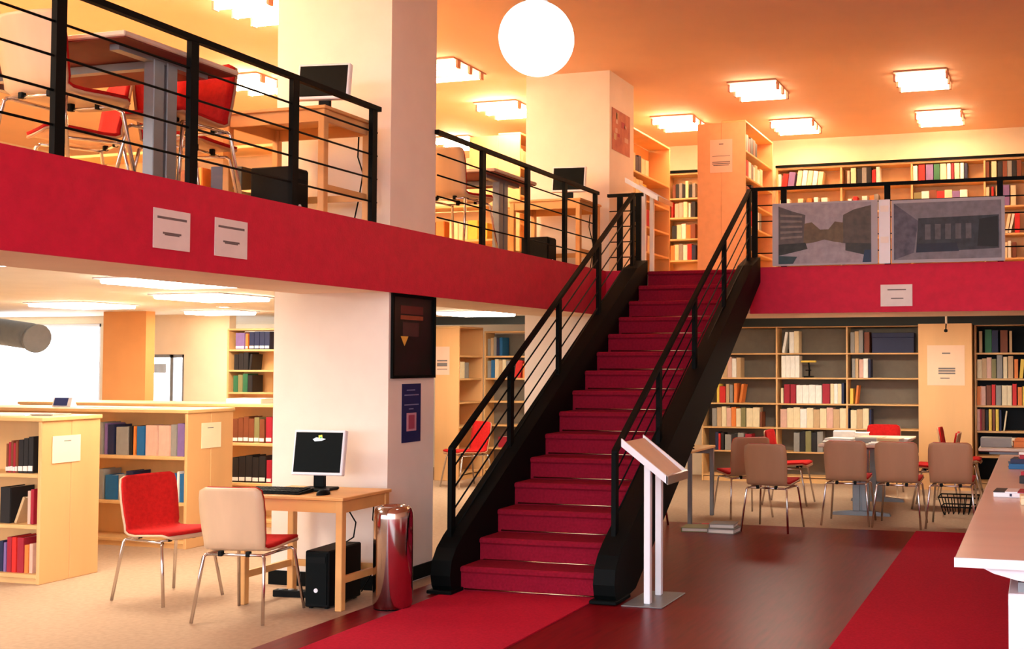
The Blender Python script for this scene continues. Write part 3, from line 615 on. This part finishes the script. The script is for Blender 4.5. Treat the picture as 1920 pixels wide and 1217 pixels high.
cable('black cable hanging below the near mezzanine desk', [(-4.56,6.78,ZM+.66),(-4.58,6.8,ZM+.5),(-4.53,6.79,ZM+.38),(-4.57,6.8,ZM+.2),(-4.60,6.78,ZM+.01)])
cable('second black cable below the near mezzanine desk', [(-4.44,6.79,ZM+.66),(-4.44,6.81,ZM+.45),(-4.50,6.8,ZM+.3),(-4.45,6.8,ZM+.01)])
cable('black cable hanging below the second mezzanine desk', [(-4.56,10.97,ZM+.66),(-4.58,10.98,ZM+.5),(-4.53,10.98,ZM+.3),(-4.56,10.96,ZM+.01)])
t = thing('power_strip', 'dark power strip on the floor under the lower desk', 'power strip', (-4.85, 6.55, 0), R(5))
CB(-.16, .16, -.03, .03, 0, .045).build('body', M['blackp'], t)
for k in range(4): MB().tube([(-.11+k*.07,0,.044),(-.11+k*.07,0,.05)], .02, 10).build('socket', M['grey'], t)

# ------------------------------------------------------------------ tables
def make_table(label, cx, cy, z, L, W_, along='x', top=None, cat='table'):
    t = thing('table', label, cat, (cx, cy, z), 0 if along == 'x' else PI/2)
    CB(-L/2, L/2, -W_/2, W_/2, .712, .74, c=.006).build('table_top', top or M['tabletop'], t)
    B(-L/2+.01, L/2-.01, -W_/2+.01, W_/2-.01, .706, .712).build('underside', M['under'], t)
    for s in (-1, 1):
        x = s*(L/2-.16)
        lg = MB().cbox(x-.035, x+.035, -.085, -.01, .04, .69).cbox(x-.035, x+.035, .01, .085, .04, .69).box(x-.02, x+.02, -.02, .02, .05, .68)
        l_ = lg.build('leg', M['grey'], t); l_['label'] = 'grey double-tube leg'
        MB().prism([(-W_/2+.12,0),(W_/2-.12,0),(W_/2-.13,.03),(.1,.05),(-.1,.05),(-W_/2+.13,.03)], 'x', x-.035, x+.035).build('foot', M['grey'], l_)
        B(x-.03, x+.03, -W_/2+.1, W_/2-.1, .675, .706).build('bracket', M['grey'], l_)
    B(-L/2+.19, L/2-.19, -.025, .025, .66, .70).build('beam', M['grey'], t)
    return t
make_table('study table under the right mezzanine, covered in open papers', -1.80, 12.25, 0, 1.55, .85, 'y')
make_table('study table at right edge piled with books, behind the counter', -.12, 12.2, 0, 1.7, .95, 'y')
make_table('grey-legged table on the mezzanine behind the near railing', -5.25, 4.97, ZM, 1.66, .84, 'x')
make_table('grey-legged table on the mezzanine behind the middle railing', -5.22, 9.1, ZM, 1.45, .84, 'x')
make_table('study table beside the red chair right of the big column', -8.3, 12.75, 0, 1.2, .8, 'x')
t = thing('desk', 'narrow desk with straight grey legs beside the stairs', 'desk', (-3.26, 10.42, 0))
CB(-.9, 0, 0, .82, .70, .725).build('desk_top', M['birch'], t)
for a in (-.89, -.05):
    for b in (.01, .77): CB(a, a+.04, b, b+.04, 0, .70).build('leg', M['grey'], t)
B(-.86, -.04, .02, .04, .64, .70).build('apron', M['grey'], t); B(-.86, -.04, .78, .8, .64, .70).build('apron', M['grey'], t)
t = thing('stapler', 'small black stapler on the narrow desk beside the stairs', 'stapler', (-3.36, 10.62, .726), R(20))
CB(-.06, .06, -.018, .018, 0, .012).build('base', M['blackp'], t); MB().prism([(-.06,.014),(.06,.026),(.06,.04),(-.05,.032)], 'y', -.015, .015).build('arm', M['blackp'], t)

# papers and books lying on the study tables
def flat_book(c, x, y, z, w, d, h, rz, label, group):
    o = put('book', book_mesh(c)); o.matrix_world = Matrix.Translation((x, y, z)) @ Matrix.Rotation(R(rz), 4, 'Z') @ Matrix.Rotation(R(90), 4, 'Y') @ Matrix.Diagonal((h, d, w, 1)) @ Matrix.Translation((-.5, -.5, -.5))
    return tag(o, label, 'book', group)
def sheets(x, y, z, n, rz, label, cat='papers', a=.30, b=.21):
    t = thing('paper_stack', label, cat, (x, y, z), R(rz), 'loose papers')
    rr = random.Random(label)
    for k in range(n):
        dx, dy = rr.uniform(-.02, .02), rr.uniform(-.02, .02)
        B(-a/2+dx, a/2+dx, -b/2+dy, b/2+dy, k*.006, k*.006+.005).build('sheet', M['paper'], t)
    return t
zt = .741
gp = 'books lying on the first study table'
sheets(-2.03, 11.62, zt, 4, 5, 'stack of white papers at near left corner of study table')
sheets(-2.06, 11.97, zt, 6, -12, 'thicker paper pile behind it on the study table')
sheets(-1.55, 11.63, zt, 3, 8, 'loose papers at near right corner of study table')
sheets(-1.50, 12.15, zt, 5, -5, 'paper pile at right middle of the study table')
flat_book('grey', -1.78, 11.83, zt, .22, .22, .05, 10, 'grey open book lying in the middle of the study table', gp)
flat_book('cream', -1.76, 12.2, zt, .26, .24, .04, -8, 'cream book lying behind the grey one on study table', gp)
flat_book('white', -2.0, 12.55, zt, .3, .24, .06, 4, 'white book lying at far left of the study table', gp)
flat_book('tan', -1.52, 11.88, zt, .24, .17, .045, -14, 'tan book lying right of the grey one on study table', gp)
flat_book('white', -2.08, 12.28, zt, .24, .2, .09, 7, 'thick white book lying at left middle of study table', gp)
gp = 'books lying on the right study table'
flat_book('grey', -.43, 11.62, zt, .3, .24, .09, 0, 'thick grey book at left corner of right study table', gp)
flat_book('orange', -.15, 11.62, zt, .24, .2, .055, 6, 'orange book lying on the right study table', gp)
flat_book('cream', .1, 11.66, zt, .26, .2, .03, -6, 'cream book right of the orange one on study table', gp)
flat_book('orange', -.14, 11.63, zt+.056, .2, .18, .03, -8, 'small orange book lying on top of the larger orange one', gp)
flat_book('white', .1, 11.66, zt+.031, .22, .18, .025, 12, 'white booklet lying on the cream book', gp)
sheets(-5.0, 4.9, ZM+zt, 2, 6, 'papers on the mezzanine table near the railing')
# binders on the floor
gp = 'binders lying on the floor'
def binder(c, x, y, z, w, d, h, rz, label):
    t = thing('binder', label, 'binder', (x, y, z), R(rz), gp)
    m_ = book_mesh(c).materials[0]
    MB().box(-w/2, w/2, -d/2, d/2, 0, .006).box(-w/2, w/2, -d/2, d/2, h-.006, h).box(-w/2, -w/2+.006, -d/2, d/2, .006, h-.006).build('cover', m_, t)
    B(-w/2+.008, w/2-.01, -d/2+.01, d/2-.01, .007, h-.007).build('pages', M['paper'], t)
binder('olive', -3.12, 10.14, .005, .26, .24, .04, 6, 'flat green-grey binder on the floor, left of two')
binder('grey', -2.84, 10.10, .005, .26, .24, .045, -3, 'light grey binder on the floor, under another')
binder('grey', -2.85, 10.11, .051, .24, .22, .04, 4, 'grey binder lying on top of the other grey one')
flat_book('red', -3.06, 10.36, .005, .16, .12, .03, 12, 'small red book on the floor beside the binders', gp)

# ------------------------------------------------------------------ reception counter
t = thing('reception_counter', 'long white-edged reception counter with pinkish top, right edge', 'counter', (-.36, 4.9, 0))
CB(0, 1.0, 0, 5.6, .715, .75, c=.006).build('counter_top', M['laminate'], t)
B(.0, 1.0, -.014, .0, .712, .752).build('edge_strip', M['white'], t)
MB().prism([(.10,.714),(.9,.714),(.9,.60),(.62,.635),(.40,.645),(.26,.66),(.16,.685)], 'y', .03, .09).build('curved_bracket', M['white'], t)
CB(.22, .80, .05, .75, .0125, .60).build('pedestal', M['white'], t)
B(.22, .80, .048, .052, .55, .575).build('pedestal_lip', M['white'], t)
B(.26, .76, .1, .7, .60, .64).build('pedestal_neck', M['grey'], t)
CB(.22, .80, 4.7, 5.4, .0125, .70).build('pedestal', M['white'], t)
B(.70, .74, .1, 5.4, .2, .70).build('modesty_panel', M['white'], t)
gp = 'things on the reception counter'
t = thing('boxed_book', 'book with black, white and red cover on the counter', 'book', (-.18, 7.25, .751), R(-4), gp)
CB(-.1, .16, -.1, .1, 0, .03).build('pages', M['white'], t); B(-.1, -.03, -.101, .1, .03, .036).build('cover', book_mesh('black').materials[0], t)
B(-.03, .045, -.101, .1, .03, .036).build('cover', M['white'], t); B(.045, .16, -.101, .1, .03, .036).build('cover', book_mesh('crimson').materials[0], t)
B(-.002, .012, -.103, -.1, .008, .024).build('title_mark', book_mesh('navy').materials[0], t)
t = thing('card_box', 'small cream card box nearest us on the counter', 'box', (-.02, 6.85, .751), R(3), gp)
CB(-.1, .1, -.06, .06, 0, .04).build('body', book_mesh('cream').materials[0], t); CB(-.102, .102, -.062, .062, .04, .055).build('lid', book_mesh('cream').materials[0], t)
flat_book('black', .02, 8.1, .751, .3, .24, .05, -8, 'thick black book behind the boxed book on the counter', gp)
flat_book('crimson', .02, 8.1, .802, .26, .2, .025, -20, 'crimson book on top of the thick black one', gp)
flat_book('blue', -.08, 9.2, .751, .34, .25, .04, 3, 'blue book low in the stack at counter far end', gp)
flat_book('navy', -.06, 9.2, .792, .32, .24, .035, -6, 'navy book above the blue one in the counter stack', gp)
flat_book('crimson', -.02, 9.22, .828, .3, .22, .03, 5, 'crimson book near top of the counter stack', gp)
flat_book('white', -.04, 9.2, .859, .22, .18, .02, -14, 'white booklet crowning the counter stack', gp)
t = thing('desk_telephone', 'dark telephone at the far end of the counter', 'telephone', (.03, 9.75, .751), R(10), gp)
MB().prism([(-.11,0),(.11,0),(.11,.06),(-.11,.025)], 'x', -.1, .1).build('body', M['blackp'], t)
MB().tube([(-.09,-.09,.07),(-.09,-.05,.085),(-.09,.05,.095),(-.09,.1,.085)], .02, 8).build('handset', M['blackp'], t)

# ------------------------------------------------------------------ lectern stands
def lectern(label, x, y, z, h0, h1, w, run, posts, ptop, mb, rim=True):
    """board slopes down toward +x; posts (dx, dy)"""
    t = thing('lectern_stand', label, 'stand', (x, y, z))
    CB(-.15, .13, -.10, .40, 0, .008).build('base_plate', M['grey'], t)
    for (dx, dy) in posts: CB(dx-.022, dx+.022, dy-.022, dy+.022, .008, ptop).build('post', M['white'], t)
    a, b = -run/2, run/2
    MB().prism([(a,h0),(b,h1),(b,h1-.02),(a,h0-.02)], 'y', -.06, w-.06).build('board', mb, t)
    for yy in (-.075, w-.06): MB().prism([(a-.01,h0+.022),(b+.01,h1+.022),(b+.01,h1-.03),(a-.01,h0-.03)], 'y', yy, yy+.015).build('rim', M['white'], t)
    MB().prism([(b,h1+.03),(b+.012,h1+.024),(b+.012,h1-.03),(b,h1-.022)], 'y', -.075, w-.045).build('ledge', M['chrome'], t)
    return t
lectern('white two-post lectern stand with sloping board, foot of the stairs', -2.475, 6.95, .004, 1.06, .82, .40, .30, [(0,0),(-.02,.28)], .905, M['shell'])
lectern('white lectern stand at the top of the stairs on the mezzanine', -4.06, 11.25, ZM, 1.02, .80, .44, .36, [(0,0),(0,.26)], .88, M['shell'])

# ------------------------------------------------------------------ bin
t = thing('ashtray_bin', 'tall polished cylindrical steel bin with rounded top beside the desk', 'bin', (-4.03, 6.42, .004))
MB().lathe([(.116,.0),(.12,.02),(.125,.03),(.125,.58),(.123,.61),(.115,.635),(.10,.65),(.085,.656),(.078,.652),(.075,.62)], n=40).build('body', M['steel'], t)
MB().lathe([(.001,.60),(.078,.60),(.078,.651)], n=32).build('opening', M['blackp'], t)
MB().lathe([(.001,.001),(.118,.001),(.118,.018)], n=32).build('base_ring', M['blackp'], t)

# ------------------------------------------------------------------ notices, posters, panels
def notice(label, origin, u, v, w, h, lines=(), m=None, group='paper notices', name='notice_sheet'):
    """sheet with lower-left corner at origin, u along width, v up; normal u x v; lines: (x0, x1, y) fractions"""
    u = Vector(u).normalized(); v = Vector(v).normalized(); n = u.cross(v)
    t = thing(name, label, 'notice', origin, 0, group)
    def slab(x0, x1, y0, y1, d0, d1):
        vs = [u*x+v*y+n*d for d in (d0, d1) for x, y in ((x0,y0),(x1,y0),(x1,y1),(x0,y1))]
        return MB().add(vs, [(3,2,1,0),(4,5,6,7),(0,1,5,4),(1,2,6,5),(2,3,7,6),(3,0,4,7)])
    slab(0, w, 0, h, .001, .004).build('sheet', m or M['paper'], t)
    for (a, b, y, th) in lines: slab(a*w, b*w, y*h-th/2, y*h+th/2, .004, .005).build('text_line', M['ink'], t)
    return t, slab
YP = (0,1,0); ZP = (0,0,1); XP = (1,0,0)
TL = [(.1,.9,.78,.012),(.25,.75,.40,.010),(.3,.7,.36,.006)]
notice('left of two white notices on the red mezzanine front', (XE+.001, 4.65, 2.165), YP, ZP, .255, .205, TL)
notice('right of two white notices on the red mezzanine front', (XE+.001, 5.09, 2.165), YP, ZP, .26, .21, TL)
notice('white notice on the red front below the photo panels', (-1.477, YE-.001, 2.125), XP, ZP, .305, .21, [(.22,.8,.76,.01),(.33,.72,.36,.01)])
notice('pale notice on the end of the nearest low bookcase', (-6.858, 6.47, .855), YP, ZP, .245, .195, [(.4,.65,.8,.006)], m=mat('cream_paper', (250,234,196), .9, var=.01))
notice('pale notice on the end of the middle low bookcase', (-6.968, 8.09, .84), YP, ZP, .24, .22, [(.3,.6,.8,.006)], m=MATS['cream_paper'])
notice('pink notice on the tall orange bookcase end, upper level', (-3.81, 12.899, 3.87), XP, ZP, .28, .40, [(.4,.6,.86,.012),(.1,.9,.5,.006),(.1,.9,.32,.01),(.1,.9,.27,.01),(.15,.85,.22,.01)], m=mat('pink_paper', (246,196,172), .9, var=.01))
notice('printed notice sheet fixed high on the birch pillar', (-1.36, 14.199, 1.30), XP, ZP, .46, .5, [(.4,.62,.8,.016),(.3,.75,.42,.02),(.3,.75,.36,.02),(.3,.75,.30,.02),(.35,.6,.18,.01)], m=mat('peach_paper', (240,200,168), .9, var=.01))
notice('pink notice on the bookcase end right of the big column', (-7.86, 13.498, 1.42), XP, ZP, .22, .38, [(.15,.85,.5,.02),(.15,.85,.36,.05),(.15,.85,.2,.01)], m=MATS['pink_paper'])
# poster on second column
t, slab = notice('red-brown picture poster on the side of the second column', (-4.369, 11.09, 3.86), YP, ZP, .54, .45, m=mat('poster_pinkbrown', (206,130,104), .7, var=.12, scale=6, rgb2=(166,84,76)), name='picture_poster', group='posters')
rr = random.Random(5)
for k in range(9):
    a, b = rr.uniform(.05,.42), rr.uniform(.05,.36); slab(a, a+rr.uniform(.05,.12), b, b+rr.uniform(.03,.07), .004, .005).build('print_patch', book_mesh(rr.choice(['crimson','pink','brown','tan'])).materials[0], t)
# dark picture and blue poster on the big column
t, slab = notice('large dark framed picture high on the side of the big column', (-4.369, 6.90, 1.47), YP, ZP, .58, .60, m=mat('dark_picture', (16,26,24), .35, var=.1, scale=5, rgb2=(40,26,30)), name='framed_picture', group='pictures on the big column')
t['category'] = 'picture'
for x0, x1, y0, y1 in ((0,.58,0,.02),(0,.58,.58,.60),(0,.02,.02,.58),(.56,.58,.02,.58)): slab(x0, x1, y0, y1, .004, .02).build('frame_bar', M['black'], t)
slab(.12, .42, .46, .52, .004, .005).build('print_patch', mat('print_maroon', (92,24,30), .5), t)
slab(.12, .42, .42, .45, .004, .005).build('print_patch', mat('print_rust', (150,72,44), .5), t)
slab(.15, .36, .30, .40, .004, .005).build('print_patch', mat('print_plum', (72,40,44), .5), t)
vs = [Vector((.006,.12,.30)), Vector((.006,.22,.30)), Vector((.006,.17,.23))]
MB().add([v for v in vs]+[v+Vector((.001,0,0)) for v in vs], [(0,1,2),(3,5,4),(0,3,4,1),(1,4,5,2),(2,5,3,0)]).build('print_lampshade', mat('print_lamp_yellow', (240,190,80), .5), t)
t, slab = notice('narrow navy blue poster below the dark picture, big column', (-4.369, 7.05, 1.01), YP, ZP, .25, .42, m=mat('poster_navy', (22,34,92), .5, var=.05), name='poster', group='pictures on the big column')
for a, b, y in ((.06,.17,.37),(.03,.22,.335),(.03,.22,.265),(.09,.15,.235)): slab(a, b, y, y+.008, .004, .005).build('text_line', mat('poster_text', (128,132,176), .6) if 'poster_text' not in MATS else MATS['poster_text'], t)
slab(.06, .19, .08, .21, .004, .005).build('print_picture', mat('poster_pink', (206,150,170), .6), t)
slab(.085, .165, .095, .195, .005, .006).build('print_picture', mat('poster_rose', (170,70,96), .6), t)
# two large photograph panels on the railing
def panel(label, x0, x1, z0, z1, shapes):
    t = thing('photo_panel', label, 'photo panel', ((x0+x1)/2, YE-.06, z0), 0, 'photograph panels on the railing')
    W_ = x1-x0; H_ = z1-z0
    B(-W_/2, W_/2, 0, .012, 0, H_).build('board', mat('panel_grey_white' if 'panel_grey_white' not in MATS else 'panel_gw2', (172,168,176), .5, var=.02), t)
    for k, (poly, c, rgb2) in enumerate(shapes):
        n_ = 'photo_tone_%d_%d_%d' % c
        m_ = MATS.get(n_) or mat(n_, c, .6, var=.1, scale=14, rgb2=rgb2)
        MB().prism([(-W_/2+px*W_, pz*H_) for px, pz in poly], 'y', -.001-.0008*(k+1), -.0008*k).build('print_shape', m_, t)
    for px in (-W_/2+.12, W_/2-.12): B(px-.015, px+.015, .012, .05, H_-.03, H_-.005).build('hook', M['chrome'], t)
sky = (166,160,170)
panel('grey photo panel of a tree-lined street between buildings, nearer stairs', -2.535, -1.495, 2.535, 3.155, [
    ([(.06,.03),(.94,.03),(.94,.97),(.06,.97)], sky, None),
    ([(.06,.30),(.30,.34),(.32,.80),(.20,.86),(.06,.95)], (98,92,92), (70,72,76)),
    ([(.66,.34),(.94,.28),(.94,.92),(.78,.86),(.68,.78)], (92,84,78), (66,66,64)),
    ([(.30,.34),(.40,.36),(.50,.40),(.60,.36),(.68,.34),(.68,.66),(.60,.68),(.54,.56),(.46,.56),(.38,.68),(.31,.66)], (112,96,74), (84,74,60)),
    ([(.06,.16),(.34,.26),(.32,.36),(.06,.34)], (30,42,44), (54,58,58)),
    ([(.70,.22),(.94,.12),(.94,.32),(.70,.34)], (44,52,56), (66,66,64)),
    ([(.06,.03),(.20,.03),(.24,.14),(.06,.16)], (40,72,82), None),
    ([(.86,.03),(.94,.03),(.94,.22),(.88,.22)], (30,60,92), None)]
    + [([(.08,.42+.09*k),(.29,.44+.08*k),(.29,.47+.08*k),(.08,.46+.09*k)], (132,124,120), None) for k in range(5)])
panel('grey photo panel of a long dark building facade, right one', -1.36, -.305, 2.535, 3.14, [
    ([(.02,.05),(.97,.05),(.97,.95),(.02,.95)], (128,126,136), None),
    ([(.02,.05),(.20,.16),(.24,.66),(.02,.95)], (98,96,112), (60,62,76)),
    ([(.22,.16),(.95,.20),(.95,.72),(.24,.70)], (56,62,72), (30,38,44)),
    ([(.22,.16),(.60,.17),(.58,.30),(.23,.30)], (30,42,62), None),
    ([(.76,.24),(.94,.22),(.94,.70),(.78,.66)], (16,24,28), None)]
    + [([(.30+.09*k,.36),(.35+.09*k,.36),(.35+.09*k,.60),(.30+.09*k,.60)], (100,100,106), (70,72,76)) for k in range(5)])
t = thing('display_board', 'narrow white vertical strip board between the two photo panels', 'board', (-1.43, YE-.05, 2.535))
CB(-.055, .055, 0, .01, 0, .62).build('board', M['white'], t)
for z in (.2, .5): B(-.04, .04, -.002, 0, z, z+.06).build('print_patch', M['paper'], t)

# ------------------------------------------------------------------ far-left duct and small things
t = thing('air_duct', 'thick grey ventilation duct below the ceiling at far left', 'duct', (-11.6, 10.6, 1.9))
MB().tube([(-2.3,.3,.16),(-.9,.1,.1),(0,0,0),(.12,-.02,-.03)], .16, 20).build('pipe', M['duct'], t)
MB().tube([(.10,-.018,-.026),(.14,-.024,-.034)], .172, 20).build('flange', M['duct'], t)
MB().tube([(-.9,.1,.1),(-.9,.1,.27)], .01, 6).build('hanger', M['chrome'], t)
t = thing('label_holder', 'small blue and white label holder on the middle low bookcase', 'sign', (-8.55, 8.15, 1.181), R(-10))
MB().prism([(0,0),(.07,0),(.03,.085),(.02,.085)], 'x', -.13, .13).build('stand', M['white'], t)
MB().prism([(-.002,.012),(.0175,.082),(.0195,.082),(.0,.012)], 'x', -.11, .08).build('card', mat('card_blue', (40,60,130), .6), t)
sheets(-7.6, 6.62, 1.191, 2, 5, 'white sheets lying on the nearest low bookcase', a=.9, b=.3)
sheets(-7.9, 8.2, 1.181, 1, -4, 'pale sheets lying on the middle low bookcase', a=.7, b=.2)
flat_book('grey', -7.08, 6.66, 1.191, .2, .2, .012, 4, 'thin grey booklet on the nearest low bookcase', 'loose papers')
flat_book('white', -7.5, 9.4, 1.181, .4, .25, .05, 0, 'white book lying on the farthest low bookcase', 'loose papers')
t = thing('sign_bracket', 'small ceiling bracket with dark hook hanging before the pillar', 'bracket', (-1.10, 13.9, ZR-.02))
MB().tube([(0,0,0),(0,0,-.14)], .014, 8).build('rod', M['soffit'], t)
MB().tube([(0,0,-.14),(.0,-.03,-.17),(0,-.05,-.22)], .008, 8).build('hook', M['blackp'], t)
MB().lathe([(.001,-.25),(.022,-.24),(.022,-.215),(.001,-.205)], cy=-.05, n=12).build('knob', M['blackp'], t)
t = thing('red_bag', 'small red bag with dark handles on the floor behind the left railing', 'bag', (-4.3, 7.95, 0), R(20))
MB().prism([(-.12,0),(.12,0),(.10,.22),(-.10,.22)], 'y', -.06, .06).build('body', mat('bag_red', (190,26,44), .8), t)
for yy in (-.05, .05): MB().tube([(-.06,yy,.22),(-.05,yy,.30),(0,yy,.33),(.05,yy,.30),(.06,yy,.22)], .012, 8).build('handle', M['blackp'], t)
t = thing('wire_basket', 'dark wire basket on the floor under the right end chair', 'basket', (-.82, 11.9, 0))
for k in range(7): MB().tube([(-.2+.066*k,-.16,.2),(-.15+.05*k,-.12,.03),(-.15+.05*k,.12,.03),(-.2+.066*k,.16,.2)], .006, 6).build('wire', M['blackp'], t)
for z, f in ((.2,1),(.1,.86)): MB().tube([(-.2*f,-.16*f,z),(.2*f,-.16*f,z),(.2*f,.16*f,z),(-.2*f,.16*f,z),(-.2*f,-.16*f,z)], .008, 6).build('wire', M['blackp'], t)
for s in (-1,1): MB().tube([(s*.15,0,.03),(s*.15,0,0)], .012, 6).build('foot', M['blackp'], t)
